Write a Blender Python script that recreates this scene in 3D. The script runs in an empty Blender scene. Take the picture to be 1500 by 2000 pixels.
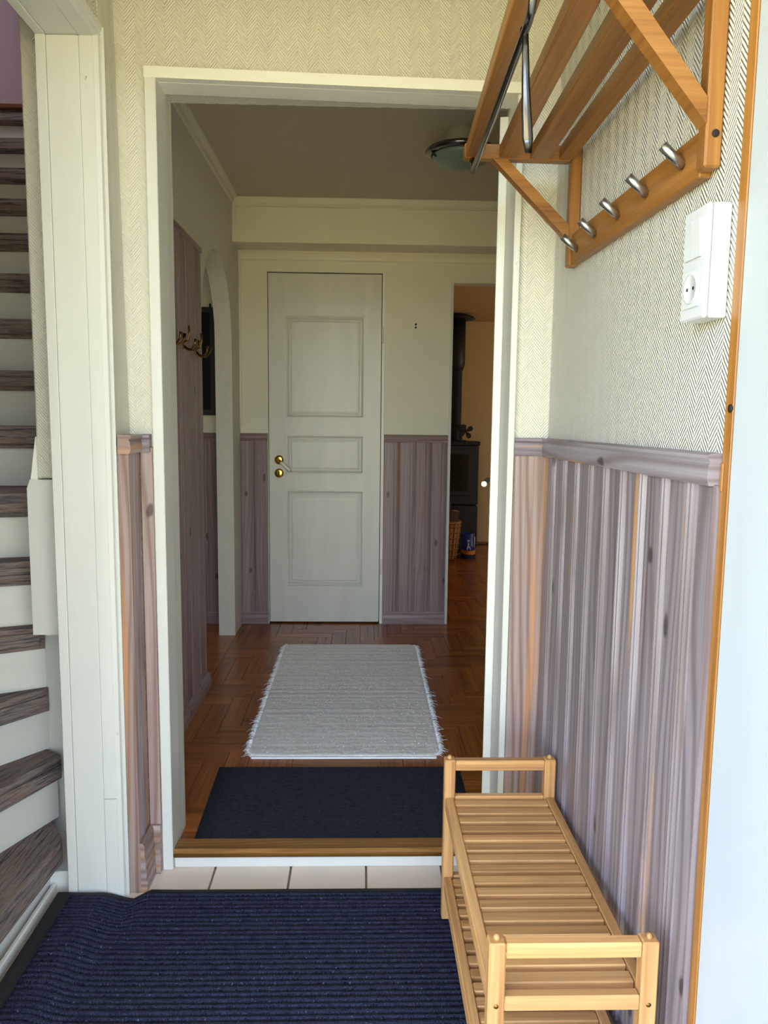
import bpy, bmesh, math, random
from mathutils import Vector, Matrix
random.seed(7)
SC = bpy.context.scene
COL = SC.collection
R = math.radians

# ------------------------------------------------------------------ camera
CAM_Z = 1.2
def make_camera():
    pi, ya, ro = R(6.79), R(1.68), R(.634)
    fw = Vector((math.sin(ya)*math.cos(pi), math.cos(ya)*math.cos(pi), -math.sin(pi)))
    r = Vector((math.cos(ya), -math.sin(ya), 0))
    u = r.cross(fw)
    r2 = math.cos(ro)*r + math.sin(ro)*u
    u2 = -math.sin(ro)*r + math.cos(ro)*u
    cd = bpy.data.cameras.new('camera')
    cd.sensor_fit = 'HORIZONTAL'; cd.sensor_width = 36; cd.lens = 36.0   # 1500 px focal length on a 1500 px wide frame
    cd.clip_start = .02; cd.clip_end = 200
    c = bpy.data.objects.new('camera', cd); COL.objects.link(c)
    m = Matrix((r2, u2, -fw)).transposed().to_4x4()
    m.translation = (0, 0, CAM_Z)
    c.matrix_world = m
    SC.camera = c
make_camera()

# ------------------------------------------------------------------ sky, sun, added room fill, exposure
SKY_STRENGTH = 1.08
SUN_STRENGTH = 17.5
EXPOSURE = 1.02
SUN_AZ, SUN_EL = R(28), R(52)          # behind the house, so the porch side lies in open shade
w = bpy.data.worlds.new('sky'); SC.world = w; w.use_nodes = True
nt = w.node_tree
bg = nt.nodes['Background']
sky = nt.nodes.new('ShaderNodeTexSky'); sky.sky_type = 'NISHITA'
sky.sun_disc = False; sky.sun_elevation = SUN_EL; sky.sun_rotation = SUN_AZ
sky.air_density = 1.0; sky.dust_density = 2.0; sky.ozone_density = 1.0
hsv = nt.nodes.new('ShaderNodeHueSaturation'); hsv.inputs['Saturation'].default_value = .72   # hazy, white-balanced sky
nt.links.new(sky.outputs[0], hsv.inputs['Color']); nt.links.new(hsv.outputs[0], bg.inputs['Color'])
bg.inputs['Strength'].default_value = SKY_STRENGTH
sl = bpy.data.lights.new('sun', 'SUN'); sl.energy = SUN_STRENGTH; sl.angle = R(.6); sl.color = (1, .95, .86)
so = bpy.data.objects.new('sun', sl); COL.objects.link(so)
sd = Vector((math.sin(SUN_AZ)*math.cos(SUN_EL), math.cos(SUN_AZ)*math.cos(SUN_EL), math.sin(SUN_EL)))
so.rotation_euler = (-sd).to_track_quat('-Z', 'Y').to_euler()
so.location = (3, 9, 14)
def fill_lamp(name, loc, target, sx, sy, power, color):
    l = bpy.data.lights.new(name, 'AREA'); l.shape = 'RECTANGLE'; l.size = sx; l.size_y = sy
    l.energy = power; l.color = color
    o = bpy.data.objects.new(name, l); COL.objects.link(o); o.location = loc
    o.rotation_euler = (Vector(target)-Vector(loc)).to_track_quat('-Z', 'Y').to_euler()
    return o
# unseen area lamps added as fill: living room, hall side, landing, behind the arch
fill_lamp('living_room_fill', (3.42, 5.9, 1.35), (0, 5.9, 1.2), 1.6, 1.1, 7.5, (1, .93, .8))
fill_lamp('hall_side_fill', (1.30, 3.35, 1.45), (-.7, 3.5, 1.2), 1.0, 1.0, .01, (1, .97, .9))
fill_lamp('landing_fill', (-1.86, 3.2, 3.7), (-.8, 3.2, 3.2), .8, .9, 16, (.95, .93, 1))
fill_lamp('side_room_fill', (-3.3, 3.6, 1.5), (-.8, 4.0, 1.2), .9, 1.0, 2.5, (1, .97, .92))
SC.view_settings.view_transform = 'Standard'
SC.view_settings.look = 'None'
SC.view_settings.gamma = 1
SC.view_settings.exposure = EXPOSURE
SC.view_settings.use_curve_mapping = False
try:
    SC.cycles.use_denoising = True
    SC.cycles.denoiser = 'OPENIMAGEDENOISE'
    SC.cycles.max_bounces = 12; SC.cycles.diffuse_bounces = 7
    SC.cycles.sample_clamp_indirect = 8
except Exception:
    pass

# ------------------------------------------------------------------ material helpers
def lin(c):
    return tuple((x/12.92 if x <= .04045 else ((x+.055)/1.055)**2.4) for x in [v/255 for v in c])
class NT:
    def __init__(s, name, rough=.5, metal=0.0):
        s.m = bpy.data.materials.new(name); s.m.use_nodes = True
        s.t = s.m.node_tree; s.b = s.t.nodes['Principled BSDF']
        s.b.inputs['Roughness'].default_value = rough; s.b.inputs['Metallic'].default_value = metal
    def n(s, typ, ins=None, **kw):
        nd = s.t.nodes.new(typ)
        for k, v in kw.items(): setattr(nd, k, v)
        for k, v in (ins or {}).items(): s.put(nd.inputs[k], v)
        return nd
    def put(s, sock, v):
        if hasattr(v, 'is_output') or isinstance(v, bpy.types.NodeSocket): s.t.links.new(v, sock)
        elif isinstance(v, (tuple, list)) and len(v) == 3 and sock.type == 'RGBA': sock.default_value = (*v, 1)
        else: sock.default_value = v
    def math(s, op, a, b=0.0, c=None, clamp=False):
        nd = s.n('ShaderNodeMath', operation=op, use_clamp=clamp)
        s.put(nd.inputs[0], a); s.put(nd.inputs[1], b)
        if c is not None: s.put(nd.inputs[2], c)
        return nd.outputs[0]
    def uv(s): return s.n('ShaderNodeTexCoord').outputs['UV']
    def obj(s): return s.n('ShaderNodeTexCoord').outputs['Object']
    def rnd(s): return s.n('ShaderNodeObjectInfo').outputs['Random']
    def mapping(s, vec, scale, loc=(0, 0, 0)):
        return s.n('ShaderNodeMapping', {'Vector': vec, 'Scale': scale, 'Location': loc}).outputs[0]
    def noise(s, vec, scale=5, detail=3, rough=.5, dist=0):
        return s.n('ShaderNodeTexNoise', {'Vector': vec, 'Scale': scale, 'Detail': detail, 'Roughness': rough, 'Distortion': dist}).outputs['Fac']
    def ramp(s, fac, stops, interp='LINEAR'):
        nd = s.n('ShaderNodeValToRGB'); nd.color_ramp.interpolation = interp
        e = nd.color_ramp.elements
        while len(e) < len(stops): e.new(.5)
        for el, (p, c) in zip(e, stops):
            el.position = p; el.color = (*c, 1) if len(c) == 3 else c
        s.put(nd.inputs[0], fac)
        return nd.outputs[0]
    def mix(s, fac, a, b, blend='MIX'):
        nd = s.n('ShaderNodeMix', data_type='RGBA', blend_type=blend)
        s.put(nd.inputs['Factor'], fac); s.put(nd.inputs[6], a); s.put(nd.inputs[7], b)
        return nd.outputs[2]
    def sep(s, v):
        nd = s.n('ShaderNodeSeparateXYZ', {0: v}); return nd.outputs
    def comb(s, x, y, z=0.0):
        nd = s.n('ShaderNodeCombineXYZ'); s.put(nd.inputs[0], x); s.put(nd.inputs[1], y); s.put(nd.inputs[2], z)
        return nd.outputs[0]
    def add(s, a, b):
        nd = s.n('ShaderNodeVectorMath', operation='ADD'); s.put(nd.inputs[0], a); s.put(nd.inputs[1], b); return nd.outputs[0]
    def color(s, v): s.put(s.b.inputs['Base Color'], v)
    def rough(s, v): s.put(s.b.inputs['Roughness'], v)
    def bump(s, h, strength=.3, dist=.002):
        nd = s.n('ShaderNodeBump', {'Height': h, 'Strength': strength, 'Distance': dist})
        s.t.links.new(nd.outputs[0], s.b.inputs['Normal'])

BW = (0, 0, 0), (1, 1, 1)
def plain(name, c, rough=.5, metal=0.0, var=.06, scale=6, bump=0):
    k = NT(name, rough, metal); c = lin(c)
    f = k.noise(k.obj(), scale, 4)
    k.color(k.ramp(f, [(.25, tuple(x*(1-var) for x in c)), (.75, tuple(min(1, x*(1+var)) for x in c))]))
    if bump: k.bump(f, bump)
    return k.m

def wood(name, light, mid, dark, streak=None, streak_lo=.6, streak_hi=.72, rough=.45, knots=0.0, var=.12, gscale=1.0, ring=.45, spec=.4, ringf=330, ringw=46):
    k = NT(name, rough)
    r = k.rnd()
    off = k.comb(k.math('MULTIPLY', r, 37.3), k.math('MULTIPLY', r, 11.7), k.math('MULTIPLY', r, 5.1))
    v = k.add(k.uv(), off)
    fine = k.noise(k.mapping(v, (3*gscale, 150*gscale, 1)), 1, 5, .6)
    warp = k.noise(k.mapping(v, (1.1*gscale, 9*gscale, 1)), 1, 1.5, .5)
    sx = k.sep(v)
    ph = k.math('ADD', k.math('MULTIPLY', sx[1], ringf*gscale), k.math('MULTIPLY', warp, ringw))
    rings = k.math('MULTIPLY_ADD', k.math('SINE', ph), .5, .5)
    rings = k.math('POWER', rings, 2.2)
    broad = k.noise(k.mapping(v, (.8*gscale, 22*gscale, 1)), 1, 2, .5)
    f = k.math('ADD', k.math('MULTIPLY', fine, .45), k.math('MULTIPLY', broad, .55))
    c = k.ramp(f, [(.30, lin(dark)), (.47, lin(mid)), (.68, lin(light))])
    c = k.mix(k.math('MULTIPLY', k.math('MULTIPLY', rings, ring), k.math('MULTIPLY_ADD', fine, .9, .2)), c, lin(dark))
    if streak:
        sf = k.noise(k.mapping(v, (.9, 26, 1), (3.3, 8.1, 0)), 1, 3, .55)
        c = k.mix(k.ramp(sf, [(streak_lo, (0, 0, 0)), (streak_hi, (1, 1, 1))]), c, lin(streak))
    if knots:
        vv = k.mapping(v, (4.6, 9.5, 1), (.37, .21, 0))
        wob = k.noise(vv, 3, 2)
        vo = k.n('ShaderNodeTexVoronoi', {'Vector': k.add(vv, k.comb(k.math('MULTIPLY', wob, .18), k.math('MULTIPLY', wob, .12))), 'Scale': 1.0}, voronoi_dimensions='2D')
        core = k.ramp(vo.outputs['Distance'], [(.0, (1, 1, 1)), (.06, (1, 1, 1)), (.105, (0, 0, 0))])
        pick = k.math('GREATER_THAN', k.sep(vo.outputs['Color'])[0], 1-knots)
        kc = k.math('MULTIPLY', k.math('MULTIPLY', core, pick), .75)
        c = k.mix(kc, c, lin(tuple(int(x*.48) for x in dark)))
    hs = k.n('ShaderNodeHueSaturation', {'Color': c, 'Value': k.math('MULTIPLY_ADD', k.math('FRACT', k.math('MULTIPLY', r, 7.77)), 2*var, 1-var)})
    k.color(hs.outputs[0])
    k.b.inputs['Specular IOR Level'].default_value = spec
    k.bump(fine, .12, .001)
    return k.m

def wallpaper(name, c, strength=.85, dist=.002, pitch=.0085, half=.025, slope=1.2):
    k = NT(name, .62)
    u = k.uv(); s = k.sep(u)
    jit = k.noise(k.mapping(u, (40, 40, 1)), 1, 2)
    pp = k.math('PINGPONG', s[0], half)
    ph = k.math('ADD', s[1], k.math('MULTIPLY', pp, slope))
    ph = k.math('MULTIPLY', ph, 2*math.pi/pitch)
    ph = k.math('ADD', ph, k.math('MULTIPLY', jit, 1.6))
    h = k.math('MULTIPLY_ADD', k.math('SINE', ph), .5, .5)
    br = k.noise(k.mapping(u, (260, 260, 1)), 1, 2)
    h = k.math('ADD', k.math('MULTIPLY', h, .8), k.math('MULTIPLY', br, .4))
    base = k.noise(k.mapping(u, (1.5, 1.5, 1)), 1, 3)
    c = lin(c)
    k.color(k.ramp(base, [(.3, tuple(x*.95 for x in c)), (.7, tuple(min(1, x*1.03) for x in c))]))
    k.bump(h, strength, dist)
    return k.m

def painted(name, c, rough=.42, wear=.0, crack=.15):
    k = NT(name, rough); u = k.uv()
    r = k.rnd(); v = k.add(u, k.comb(k.math('MULTIPLY', r, 9.0), k.math('MULTIPLY', r, 4.0)))
    n1 = k.noise(k.mapping(v, (1.2, 9, 1)), 1, 4)
    c0 = lin(c)
    col = k.ramp(n1, [(.3, tuple(x*.93 for x in c0)), (.7, tuple(min(1, x*1.03) for x in c0))])
    if wear:
        n2 = k.noise(k.mapping(v, (22, 40, 1)), 1, 6, .7)
        n3 = k.noise(k.mapping(v, (2.0, 3.0, 1)), 1, 2)
        mask = k.math('MULTIPLY', k.ramp(n2, [(.66, (0, 0, 0)), (.70, (1, 1, 1))]), k.ramp(n3, [(.52, (0, 0, 0)), (.62, (1, 1, 1))]))
        col = k.mix(k.math('MULTIPLY', mask, wear), col, lin((120, 100, 75)))
    k.color(col)
    k.bump(k.noise(k.mapping(v, (4, 90, 1)), 1, 3), crack, .001)
    return k.m

def carpet(name, c1, c2, scale=900, bump=.6, rough=.95, stretch=(1, 1, 1), flecks=None):
    k = NT(name, rough); u = k.mapping(k.uv(), stretch)
    f = k.noise(u, scale, 3, .7)
    g = k.noise(u, scale*.12, 3, .6)
    f2 = k.math('ADD', k.math('MULTIPLY', f, .8), k.math('MULTIPLY', g, .2))
    col = k.ramp(f2, [(.40, lin(c1)), (.62, lin(c2))])
    if flecks:
        h = k.noise(u, scale*.45, 2, .5)
        col = k.mix(k.ramp(h, [(.66, (0, 0, 0)), (.72, (1, 1, 1))]), col, lin(flecks))
    k.color(col)
    k.b.inputs['Specular IOR Level'].default_value = .15
    k.bump(f, bump, .004)
    return k.m

M = {}
M['wallpaper'] = wallpaper('woven_wallpaper', (210, 206, 193), .85, .0022)
M['wallpaper_r'] = wallpaper('woven_wallpaper_coarse', (228, 225, 217), 1.0, .0065, .0095)
M['wall_hall'] = plain('hall_wall_paint', (222, 216, 196), .6, var=.03, scale=3)
M['plaster'] = plain('rough_plaster', (214, 210, 196), .8, var=.05, scale=40, bump=.35)
M['white'] = painted('white_gloss_paint', (209, 208, 201), .38, wear=.8)
M['white_clean'] = painted('white_paint_clean', (230, 228, 218), .4, wear=0, crack=.06)
M['white_door'] = painted('white_grained_door', (212, 209, 198), .36, wear=0, crack=.12)
M['front_white'] = painted('front_door_white', (174, 181, 190), .35, wear=0, crack=.02)
M['ceiling'] = plain('ceiling_paint', (196, 186, 164), .7, var=.02)
M['tan'] = plain('living_room_wall_paint', (205, 178, 128), .7, var=.03)
M['purple'] = plain('mauve_wall_paint', (190, 172, 198), .7, var=.03)
M['glaze'] = wood('glazed_pine', (151, 143, 152), (131, 121, 128), (94, 76, 74), streak=(190, 140, 88), streak_lo=.62, streak_hi=.72, rough=.42, knots=.2, var=.06, ring=.9, gscale=.8)
M['glaze_dark'] = wood('glazed_pine_hall', (160, 140, 142), (138, 116, 116), (108, 84, 80), streak=(150, 104, 74), streak_lo=.62, streak_hi=.78, rough=.42, knots=.16, var=.07, ring=.6, gscale=.8)
M['glaze_warm'] = wood('glazed_pine_warm', (176, 160, 158), (154, 132, 126), (112, 80, 66), streak=(190, 132, 80), streak_lo=.56, streak_hi=.74, rough=.42, knots=.16, var=.05, ring=1.0, gscale=.7)
M['oak'] = wood('oiled_oak', (158, 110, 54), (134, 88, 37), (98, 60, 24), rough=.42, var=.09, ring=.15, gscale=1.2)
M['teak'] = wood('teak', (214, 168, 114), (190, 141, 90), (134, 88, 49), rough=.42, var=.2, ring=.3, gscale=1.0)
M['frame_wood'] = wood('varnished_frame_pine', (172, 122, 62), (152, 102, 46), (118, 74, 32), rough=.35, var=.03, ring=.3)
M['threshold'] = wood('worn_oak_threshold', (168, 122, 70), (140, 96, 50), (98, 62, 28), rough=.4, var=.05, ring=.6)
M['parquet'] = wood('parquet_oak', (176, 104, 46), (146, 82, 34), (104, 56, 21), rough=.25, var=.12, ring=.3, gscale=.9, spec=.5)
M['tile'] = plain('beige_floor_tile', (224, 206, 192), .38, var=.05, scale=9)
M['grout'] = plain('grout', (128, 112, 100), .9)
M['steel'] = plain('brushed_steel', (176, 176, 176), .28, 1.0, var=.04, scale=60)
M['steel_dark'] = plain('polished_dark_steel', (120, 118, 118), .16, 1.0, var=.04)
M['brass'] = plain('polished_brass', (214, 170, 80), .2, 1.0, var=.05)
M['brass_old'] = plain('aged_brass', (132, 98, 52), .3, 1.0, var=.08)
M['black'] = plain('black_iron', (24, 24, 27), .5, 0, var=.1)
M['stove'] = plain('grey_black_stove_paint', (44, 42, 43), .55, 0, var=.08)
M['dark_glass'] = plain('smoked_stove_glass', (40, 36, 30), .12, 0, var=.1)
M['lampglass'] = plain('frosted_green_glass', (120, 140, 128), .35, 0, var=.03)
M['lampcap'] = plain('satin_lamp_canopy', (206, 202, 190), .3, 0, var=.03)
M['plastic'] = plain('white_switch_plastic', (196, 199, 206), .3, 0, var=.01)
M['plastic_in'] = plain('white_socket_plastic', (196, 202, 206), .35, 0, var=.01)
M['dark'] = plain('dark_hole', (26, 18, 12), .8)
M['rubber'] = plain('black_rubber_edge', (22, 23, 26), .7, 0, var=.1)
M['mat'] = carpet('navy_ribbed_carpet', (13, 15, 25), (62, 66, 92), 420, .8, flecks=(100, 104, 138))
M['mat2'] = carpet('charcoal_mat_carpet', (24, 26, 32), (72, 76, 88), 380, .8, flecks=(98, 104, 116), stretch=(1, 2.2, 1))
M['rug'] = carpet('white_cotton_rug', (226, 224, 224), (252, 251, 250), 90, .35, stretch=(1, 2.6, 1))
M['rugedge'] = plain('white_rug_binding', (250, 250, 252), .9, var=.02)
M['canvas'] = plain('black_screen', (12, 12, 16), .25, 0, var=.1)
M['wicker'] = wood('wicker', (190, 138, 78), (160, 108, 54), (104, 64, 30), rough=.6, var=.15)
M['log'] = wood('split_firewood', (196, 150, 98), (160, 112, 64), (104, 66, 36), rough=.8, var=.2)
M['liner'] = plain('grey_cloth_liner', (96, 84, 76), .9)
M['blue'] = plain('blue_boot_rubber', (34, 62, 140), .4, 0, var=.08)
M['orange'] = plain('orange_boot_band', (206, 140, 62), .5)
M['bootwhite'] = plain('white_print', (214, 210, 214), .5)
M['navy'] = plain('navy_sole_rubber', (26, 26, 52), .6)
M['upstair_wood'] = wood('stair_edge_wood', (116, 66, 34), (96, 52, 26), (66, 34, 16), rough=.4)
M['grass'] = plain('sunlit_lawn', (180, 170, 116), .9, 0, var=.2, scale=.8)
M['paving'] = plain('pale_paving', (186, 178, 160), .8, 0, var=.08, scale=2)
M['facade'] = plain('white_facade', (226, 224, 216), .7, var=.03)
def stair_carpet():
    k = NT('grey_striped_stair_carpet', .95); u = k.uv()
    r = k.rnd(); v = k.add(u, k.comb(k.math('MULTIPLY', r, 23.0), k.math('MULTIPLY', r, 7.0)))
    f = k.noise(k.mapping(v, (7, 120, 1)), 1, 4, .65)
    col = k.ramp(f, [(.32, lin((58, 55, 60))), (.44, lin((116, 106, 106))), (.53, lin((154, 138, 128))), (.60, lin((140, 112, 98))), (.70, lin((72, 70, 84)))])
    g = k.noise(k.mapping(v, (300, 600, 1)), 1, 2)
    k.color(k.mix(k.math('MULTIPLY', g, .35), col, lin((50, 47, 50))))
    k.bump(g, .8, .003)
    k.b.inputs['Specular IOR Level'].default_value = .1
    return k.m
M['stair_carpet'] = stair_carpet()

# ------------------------------------------------------------------ geometry helpers
def tag(o, label=None, cat=None, group=None, kind=None):
    if label: o['label'] = label
    if cat: o['category'] = cat
    if group: o['group'] = group
    if kind: o['kind'] = kind
    return o
def empty(name, loc=(0, 0, 0), rz=0.0, label=None, cat=None, group=None):
    o = bpy.data.objects.new(name, None); COL.objects.link(o)
    o.location = loc; o.rotation_euler = (0, 0, rz); o.empty_display_size = .05
    return tag(o, label, cat, group)
def link(name, me, mat, parent=None, loc=(0, 0, 0), rot=(0, 0, 0), kind=None):
    o = bpy.data.objects.new(name, me); COL.objects.link(o)
    o.location = loc; o.rotation_euler = rot
    if parent is not None: o.parent = parent
    if mat is not None and len(me.materials) == 0: me.materials.append(M[mat])
    if kind: o['kind'] = kind
    return o
def finish(bm, name, grain=None, smooth=False):
    """box-projected UVs in metres, u along the grain axis"""
    bmesh.ops.recalc_face_normals(bm, faces=bm.faces)
    xs = [v.co for v in bm.verts]
    if grain is None:
        ext = [max(c[i] for c in xs)-min(c[i] for c in xs) for i in range(3)]
        grain = ext.index(max(ext))
    uvl = bm.loops.layers.uv.verify()
    for f in bm.faces:
        n = f.normal; a = max(range(3), key=lambda i: abs(n[i]))
        if a == grain: iu, iv = [i for i in range(3) if i != a]
        else: iu = grain; iv = [i for i in range(3) if i not in (a, grain)][0]
        for l in f.loops: l[uvl].uv = (l.vert.co[iu], l.vert.co[iv] + (.31*a))
        f.smooth = smooth
    me = bpy.data.meshes.new(name); bm.to_mesh(me); bm.free()
    return me
CACHE = {}
def box(name, x0, x1, y0, y1, z0, z1, mat, parent=None, bevel=.002, grain=None, kind=None, uvworld=False):
    dx, dy, dz = x1-x0, y1-y0, z1-z0
    key = (round(dx, 4), round(dy, 4), round(dz, 4), mat, bevel, grain)
    me = CACHE.get(key)
    if me is None:
        bm = bmesh.new(); bmesh.ops.create_cube(bm, size=1)
        for v in bm.verts: v.co = Vector((v.co.x*dx, v.co.y*dy, v.co.z*dz))
        if bevel: bmesh.ops.bevel(bm, geom=bm.edges[:], offset=min(bevel, .45*min(dx, dy, dz)), segments=1, affect='EDGES')
        me = finish(bm, name, grain); CACHE[key] = me
    return link(name, me, mat, parent, ((x0+x1)/2, (y0+y1)/2, (z0+z1)/2), kind=kind)
def prism(name, pts, axis, a0, a1, mat, parent=None, loc=(0, 0, 0), kind=None, grain=None, cache=None, smooth=False, uvprofile=False):
    if cache and cache in CACHE: return link(name, CACHE[cache], mat, parent, loc, kind=kind)
    bm = bmesh.new()
    def P(p, a):
        return Vector((a, p[0], p[1])) if axis == 'x' else Vector((p[0], a, p[1])) if axis == 'y' else Vector((p[0], p[1], a))
    A = [bm.verts.new(P(p, a0)) for p in pts]; B = [bm.verts.new(P(p, a1)) for p in pts]
    n = len(pts)
    bm.faces.new(A[::-1]); bm.faces.new(B)
    for i in range(n): bm.faces.new((A[i], A[(i+1) % n], B[(i+1) % n], B[i]))
    me = finish(bm, name, 'xyz'.index(axis) if grain is None else grain, smooth)
    if cache: CACHE[cache] = me
    return link(name, me, mat, parent, loc, kind=kind)
def tube(name, pts, r, mat, parent=None, seg=10, loc=(0, 0, 0), kind=None):
    pts = [Vector(p) for p in pts]; n = len(pts)
    rs = r if isinstance(r, (list, tuple)) else [r]*n
    bm = bmesh.new(); uvl = bm.loops.layers.uv.verify(); rings = []
    up = None; L = 0
    for i, p in enumerate(pts):
        t = (pts[min(i+1, n-1)]-pts[max(i-1, 0)]).normalized()
        if up is None:
            up = Vector((0, 0, 1)) if abs(t.z) < .9 else Vector((1, 0, 0))
        a = (up - t*up.dot(t)).normalized(); b = t.cross(a); up = a
        rings.append([bm.verts.new(p+(a*math.cos(q)+b*math.sin(q))*rs[i]) for q in [2*math.pi*j/seg for j in range(seg)]])
    for i in range(n-1):
        d = (pts[i+1]-pts[i]).length
        for j in range(seg):
            f = bm.faces.new((rings[i][j], rings[i][(j+1) % seg], rings[i+1][(j+1) % seg], rings[i+1][j])); f.smooth = True
            for l, (uu, vv) in zip(f.loops, ((L, j), (L, j+1), (L+d, j+1), (L+d, j))): l[uvl].uv = (uu, vv*2*math.pi*rs[i]/seg)
        L += d
    bm.faces.new(rings[0][::-1]); bm.faces.new(rings[-1])
    bmesh.ops.recalc_face_normals(bm, faces=bm.faces)
    me = bpy.data.meshes.new(name); bm.to_mesh(me); bm.free()
    return link(name, me, mat, parent, loc, kind=kind)
def lathe(name, prof, mat, parent=None, seg=32, loc=(0, 0, 0), rot=(0, 0, 0), smooth=True, kind=None):
    bm = bmesh.new(); rings = []
    for r, z in prof:
        if r < 1e-6: rings.append([bm.verts.new((0, 0, z))])
        else: rings.append([bm.verts.new((r*math.cos(2*math.pi*j/seg), r*math.sin(2*math.pi*j/seg), z)) for j in range(seg)])
    for a, b in zip(rings, rings[1:]):
        for j in range(seg):
            k = (j+1) % seg
            if len(a) == 1 and len(b) == 1: continue
            if len(a) == 1: bm.faces.new((a[0], b[j], b[k]))
            elif len(b) == 1: bm.faces.new((a[j], a[k], b[0]))
            else: bm.faces.new((a[j], a[k], b[k], b[j]))
    if len(rings[0]) > 1 and rings[0] is not rings[-1]: bm.faces.new(rings[0][::-1])
    if len(rings[-1]) > 1: bm.faces.new(rings[-1])
    me = finish(bm, name, 2, smooth)
    return link(name, me, mat, parent, loc, rot, kind=kind)
def frame_ring(name, x0, x1, z0, z1, prof, y, mat, parent):
    """moulded rectangle facing -Y: prof is a list of (inset, height towards the viewer); the middle is filled"""
    bm = bmesh.new(); rings = []
    for ins, h in prof:
        rings.append([bm.verts.new((a, y-h, b)) for a, b in ((x0+ins, z0+ins), (x1-ins, z0+ins), (x1-ins, z1-ins), (x0+ins, z1-ins))])
    for a, b in zip(rings, rings[1:]):
        for j in range(4): bm.faces.new((a[j], a[(j+1) % 4], b[(j+1) % 4], b[j]))
    bm.faces.new(rings[-1])
    bmesh.ops.recalc_face_normals(bm, faces=bm.faces)
    me = finish(bm, name, 2)
    return link(name, me, mat, parent)
STRUCT = 'structure'
def sub(child, part):
    """make child a sub-part of part; both were placed in the same thing's frame"""
    child.parent = part
    child.matrix_parent_inverse = part.matrix_basis.inverted()
    return child

# right-hand porch wall runs very slightly out of square: local x points away from the viewer, local y into the room
RT = R(1.5); RC = (.490, 2.012)
def right_frame(name, **kw):
    return empty(name, (RC[0], RC[1], 0), math.pi/2+RT, **kw)

# ================================================================== SETTING
FE = -.04                                   # porch floor level; hall floor is 0
# ---- porch floor with tiles
fl = box('floor', -1.95, .80, 1.0, 2.03, -.12, -.046, 'grout', kind=STRUCT, bevel=0)
def tiles():
    pitch = .2095; x0 = -.399-4*pitch; joint = .006
    for i in range(9):
        for j in range(5):
            a = x0+i*pitch; b = 2.030-(j+1)*pitch
            if a > .5 or a+pitch > .72: continue
            y0 = max(b, 1.002)
            o = box('tile', a+joint/2, a+pitch-joint/2, y0+joint/2, b+pitch-joint/2, -.058, FE, 'tile', bevel=.0015)
            o.parent = fl
            o.location = o.location - fl.location
tiles()
# ---- hall floor, staves laid in herringbone
fh = box('floor', -3.4, 3.4, 2.035, 7.62, -.10, -.012, 'parquet', kind=STRUCT, bevel=0)
def parquet():
    W = .078; n = 4; cnt = 0; gx, gy = -.705, 2.062
    cells = {}
    for ix in range(-6, 30):
        for iy in range(-6, 60):
            d = (ix-iy) % (2*n)
            if d == 0: blk = (ix, iy, n, 1)
            elif d == 2*n-1: blk = (ix, iy, 1, n)
            else: continue
            x0 = gx+blk[0]*W; y0 = gy+blk[1]*W; x1 = x0+blk[2]*W; y1 = y0+blk[3]*W
            cells[(ix, iy)] = (x0, x1, y0, y1)
    pieces = []
    for x0, x1, y0, y1 in cells.values():
        if y0 < 4.44:
            lo, hi = -.695, .86
        else: lo, hi = .40, 1.15
        cx0, cx1 = max(x0, lo), min(x1, hi); cy0, cy1 = max(y0, 2.064), min(y1, 6.35)
        if cx1-cx0 < .02 or cy1-cy0 < .02: continue
        pieces.append((cy0, cx0, cx1, cy0, cy1))
    pieces.sort()
    for k, (q, x0, x1, y0, y1) in enumerate(pieces[:298]):
        g = .0007
        o = box('parquet_stave', x0+g, x1-g, y0+g, y1-g, -.014, 0.0, 'parquet', bevel=.0008, grain=0 if x1-x0 > y1-y0 else 1)
        o.parent = fh; o.location = o.location - fh.location
    ymax = pieces[min(297, len(pieces)-1)][0]
    return ymax
YP = parquet()
box('floor', -3.4, -.6955, 3.38, 4.46, -.012, -.0002, 'parquet', kind=STRUCT, bevel=0)
box('floor', .30, 3.4, YP+.078, 7.62, -.012, -.0005, 'parquet', kind=STRUCT, bevel=0)
box('floor', .861, 3.4, 2.17, YP+.078, -.012, -.0005, 'parquet', kind=STRUCT, bevel=0)

# ---- main wall between porch and hall
box('wall_main', -.712, -.515, 2.02, 2.17, -.04, 2.50, 'wallpaper', kind=STRUCT, bevel=0, grain=0)
wm = box('wall_main', .384, 1.40, 2.02, 2.17, -.04, 2.50, 'wallpaper', kind=STRUCT, bevel=0, grain=0)
box('wall_main', -.515, .384, 2.02, 2.17, 2.032, 2.50, 'wallpaper', kind=STRUCT, bevel=0, grain=0)
# door casing and lining
t = empty('trim_1'); t['kind'] = STRUCT
box('casing_board', -.541, -.513, 2.006, 2.035, FE, 2.052, 'white', t)
box('casing_board', .381, .398, 2.0045, 2.035, FE, 2.0095, 'white', t)
prism('casing_head', [(-.541, 2.0535), (-.541, 2.027), (.381, 2.010), (.398, 2.010), (.398, 2.036)], 'y', 2.004, 2.035, 'white_clean', t, grain=0)
box('door_lining', -.545, -.5131, 2.03, 2.10, FE, 2.03, 'white', t)
box('door_lining', .3812, .40, 2.03, 2.132, FE, 2.02, 'white', t)
prism('head_lining', [(-.54, 2.045), (-.54, 2.0265), (.40, 2.0095), (.40, 2.045)], 'y', 2.03, 2.10, 'white_clean', t, grain=0)
# threshold: oak sill, brass edge, chipped white plinth
t = empty('trim_2'); t['kind'] = STRUCT
prism('oak_sill', [(2.012, .008), (2.012, -.004), (2.075, -.004), (2.075, .012), (2.020, .014)], 'x', -.512, .381, 'threshold', t)
box('brass_edge', -.512, .381, 2.0085, 2.0135, -.006, .004, 'brass_old', t, bevel=.001)
box('sill_plinth', -.512, .381, 2.0165, 2.04, FE, -.004, 'white', t, bevel=.003)

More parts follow.
